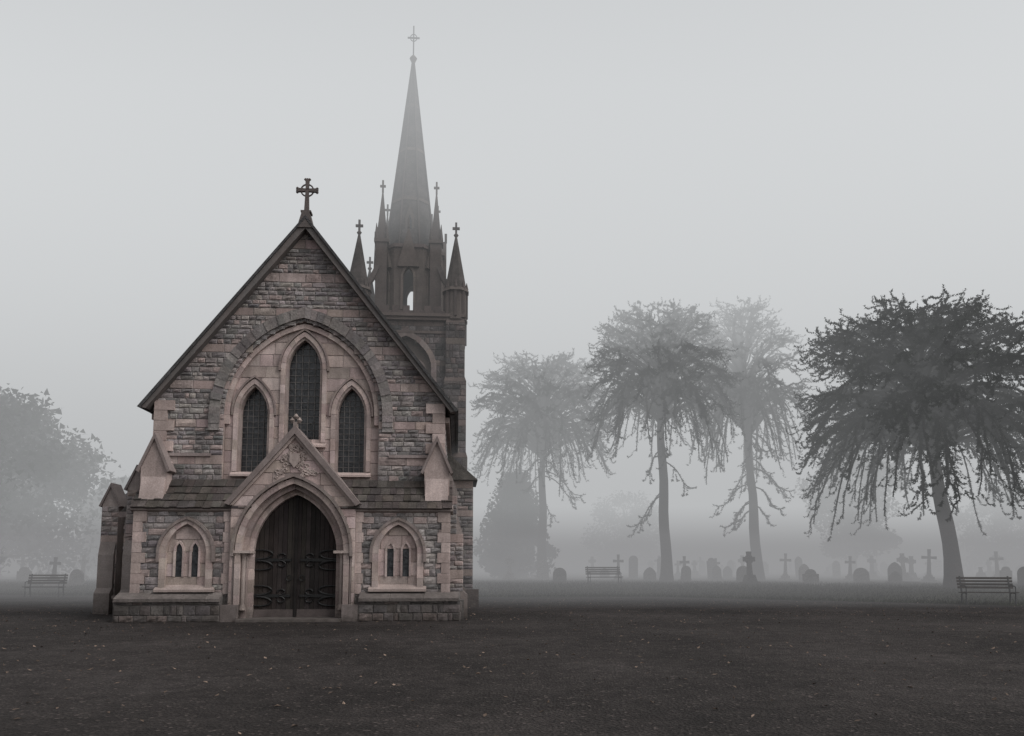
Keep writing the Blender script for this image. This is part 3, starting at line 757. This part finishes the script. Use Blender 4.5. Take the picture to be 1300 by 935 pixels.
# ------------------------------------------------------------------ GRAVES
M_grave=attr_mat('weathered_headstone',s1=3,s2=20,bump=.6,bd=.01,dirt=.5)
GC=[(.14,.135,.13),(.2,.19,.18),(.11,.105,.1),(.26,.245,.235)]
rr=random.Random(5)
def grave(kind,X,Y,h,rot=None):
    z=gh(X,Y)-.03; mb=MB(); col=jit(rr.choice(GC),.2,0,rr)
    rot=rr.uniform(-.35,.35) if rot is None else rot
    if kind=='cross':
        mb.box(-.38,.38,-.28,.28,0,.16,col); mb.box(-.27,.27,-.2,.2,.16,.34,col); mb.prism([(-.2,.34),(.2,.34),(.14,.46),(-.14,.46)],-.14,.14,col)
        celtic(mb,0,0,.42,h-.42,.17,col,0,ring=False); name='cross_gravestone'
    elif kind=='celtic':
        mb.box(-.42,.42,-.32,.32,0,.2,col); mb.prism([(-.32,.2),(.32,.2),(.2,.55),(-.2,.55)],-.2,.2,col)
        celtic(mb,0,0,.52,h-.52,.2,col,0,ring=True,flare=1.5); name='celtic_cross_gravestone'
    else:
        w=rr.uniform(.28,.42); n=12
        st=rr.choice(['round','gothic','shoulder'])
        hs=h-w
        if st=='round': top=[(w*math.cos(a),hs+w*math.sin(a)) for a in [math.pi*i/n for i in range(n+1)]]
        elif st=='gothic': top=[(w,hs),(w*.8,hs+w*.45),(w*.4,hs+w*.85),(0,hs+w*1.05),(-w*.4,hs+w*.85),(-w*.8,hs+w*.45),(-w,hs)]
        else: top=[(w,hs),(w,hs+.08),(w*.75,hs+.1)]+[(w*.7*math.cos(a),hs+.1+w*.6*math.sin(a)) for a in [math.pi*i/n for i in range(n+1)]]+[(-w*.75,hs+.1),(-w,hs+.08),(-w,hs)]
        mb.prism([(-w,.12),(w,.12)]+top,-.06,.06,col); mb.box(-w-.1,w+.1,-.16,.16,0,.13,col)
        mb.box(-w*.9,w*.9,-1.9,-1.8,0,.1,col); mb.box(-w*.95,-w*.8,-1.8,-.2,0,.1,col); mb.box(w*.8,w*.95,-1.8,-.2,0,.1,col)
        name='headstone'
    ob=mb.obj(name,[M_grave],loc=(X,Y,z),rot=rot); ob.rotation_euler=(rr.uniform(-.04,.04),rr.uniform(-.05,.05),rot)
for k,X,Y,h in [('celtic',12.3,41,1.75),('cross',6.7,50,1.7),('head',2.7,45,.9),('head',10.3,47,1.0),('cross',10.9,50,1.6),('head',13.1,45,1.0),
    ('head',16,42.5,.9),('head',19.6,44.5,.9),('cross',21.3,50,1.6),('head',22.2,46,1.2),('cross',25.2,48,2.0),('cross',30.6,50,1.9),('head',24.6,38,1.0),
    ('celtic',35.5,58,2.0),('head',17.7,48,1.1),('cross',17.9,52,1.8),('head',8.5,49,.9),('head',21.0,43.5,.7),('head',28.0,45,1.0),
    ('cross',-26.0,45,1.5),('cross',-27.6,51,1.7),('head',-29.5,48,1.0),('head',-24.5,50,1.1),('cross',-34,55,1.7),('head',-23.6,43,.9)]:
    grave(k,X,Y,h)
for i in range(60):
    Y=rr.uniform(50,90); X=rr.uniform(-.02,.66)*Y
    grave(rr.choice(['cross','head','head','celtic','cross']),X,Y,rr.uniform(.8,1.9))
for i in range(12):
    Y=rr.uniform(48,80); X=rr.uniform(-.66,-.5)*Y
    grave(rr.choice(['cross','head']),X,Y,rr.uniform(.9,1.8))
# ------------------------------------------------------------------ BENCHES
def bench(X,Y,rot,L=1.75,z=None):
    e=empty('park_bench',(X,Y,gh(X,Y) if z is None else z),rot)
    mb=MB(); wc=(.07,.058,.05)
    for i in range(5): mb.box(-L/2,L/2,-.26+i*.105,-.26+i*.105+.085,.43-.006*i,.46-.006*i,jit(wc,.2),0)
    mb.obj('seat',[M_wood],e)
    mb=MB()
    for i in range(4):
        z_=.56+i*.11; y=.29+.035*i; mb.box(-L/2,L/2,y,y+.03,z_,z_+.08,jit(wc,.2),0)
    mb.obj('backrest',[M_wood],e)
    for n_,x in enumerate((-L/2+.12,L/2-.12)):
        mb=MB(); c=(.03,.03,.03)
        mb.tube([(x,-.25,0),(x,-.22,.2),(x,-.24,.42),(x,.26,.40),(x,.32,.6),(x,.43,1.0)],[.03]*6,c,0,6)
        mb.tube([(x,.36,0),(x,.3,.2),(x,.26,.42)],.03,c,0,6)
        mb.tube([(x,-.26,.42),(x,-.26,.64),(x,-.1,.67),(x,.33,.66)],.022,c,0,6)
        mb.obj('leg_%d'%(n_+1),[M_iron],e)
bench(16.95,28.3,D2R(-14),1.8)
bench(4.9,42.0,D2R(8),1.9)
bench(-20.6,35.0,D2R(10),1.6)
# ------------------------------------------------------------------ FOG (homogeneous mist volumes; built-in glow stands in for scattered sky light)
fog=empty('fog')
def fogbox(n,x0,x1,y0,y1,z0,z1,dens,col,ratio):
    mb=MB(); mb.box(x0,x1,y0,y1,z0,z1)
    m=bpy.data.materials.new(n); m.use_nodes=True; nt=m.node_tree; N=nt.nodes; N.clear()
    o=N.new('ShaderNodeOutputMaterial'); a=N.new('ShaderNodeVolumeAbsorption'); e=N.new('ShaderNodeEmission'); s=N.new('ShaderNodeAddShader')
    a.inputs['Color'].default_value=(0,0,0,1); a.inputs['Density'].default_value=dens
    e.inputs['Color'].default_value=(*col,1); e.inputs['Strength'].default_value=dens*ratio
    nt.links.new(a.outputs[0],s.inputs[0]); nt.links.new(e.outputs[0],s.inputs[1]); nt.links.new(s.outputs[0],o.inputs['Volume'])
    mb.obj(n,[m],fog)
fogbox('mist_bank',-310,310,26,490,-.9,38,.018,(.98,1,1.015),.50)
fogbox('deep_mist',-300,300,43,480,-.8,33,.016,(.98,1,1.015),.48)
fogbox('high_mist',-305,305,19,485,13.6,34,.040,(.975,1,1.015),.74)
fogbox('ground_mist',-290,290,24,470,-.7,3.2,.026,(1.03,.99,1.03),.16)
# ------------------------------------------------------------------ WORLD, SUN, CAMERA
SE,SR=D2R(48),D2R(115)
w=bpy.data.worlds.new('World'); scene.world=w; w.use_nodes=True; N=w.node_tree.nodes; L=w.node_tree.links
sky=N.new('ShaderNodeTexSky'); sky.sky_type='NISHITA'; sky.sun_disc=False; sky.sun_elevation=SE; sky.sun_rotation=SR; sky.dust_density=4; sky.air_density=1
hs=N.new('ShaderNodeHueSaturation'); hs.inputs['Saturation'].default_value=.15
L.new(sky.outputs[0],hs.inputs['Color']); L.new(hs.outputs[0],N['Background'].inputs['Color']); N['Background'].inputs['Strength'].default_value=.15
sd=bpy.data.lights.new('sun','SUN'); sd.energy=.75; sd.angle=D2R(35); sd.color=(1,.96,.93)
so=bpy.data.objects.new('sun',sd); scene.collection.objects.link(so)
dirv=Vector((math.sin(SR)*math.cos(SE),math.cos(SR)*math.cos(SE),math.sin(SE))); so.rotation_euler=dirv.to_track_quat('Z','Y').to_euler()
so.location=(30,-10,40)
cd=bpy.data.cameras.new('camera'); co=bpy.data.objects.new('camera',cd); scene.collection.objects.link(co)
cd.sensor_width=36; cd.lens=27.7; cd.clip_end=4000; co.location=(0,0,1.45); co.rotation_euler=(D2R(96),0,0); cd.shift_y=(611-467.5)/1300
scene.camera=co
scene.view_settings.view_transform='Standard'; scene.view_settings.look='None'; scene.view_settings.exposure=0
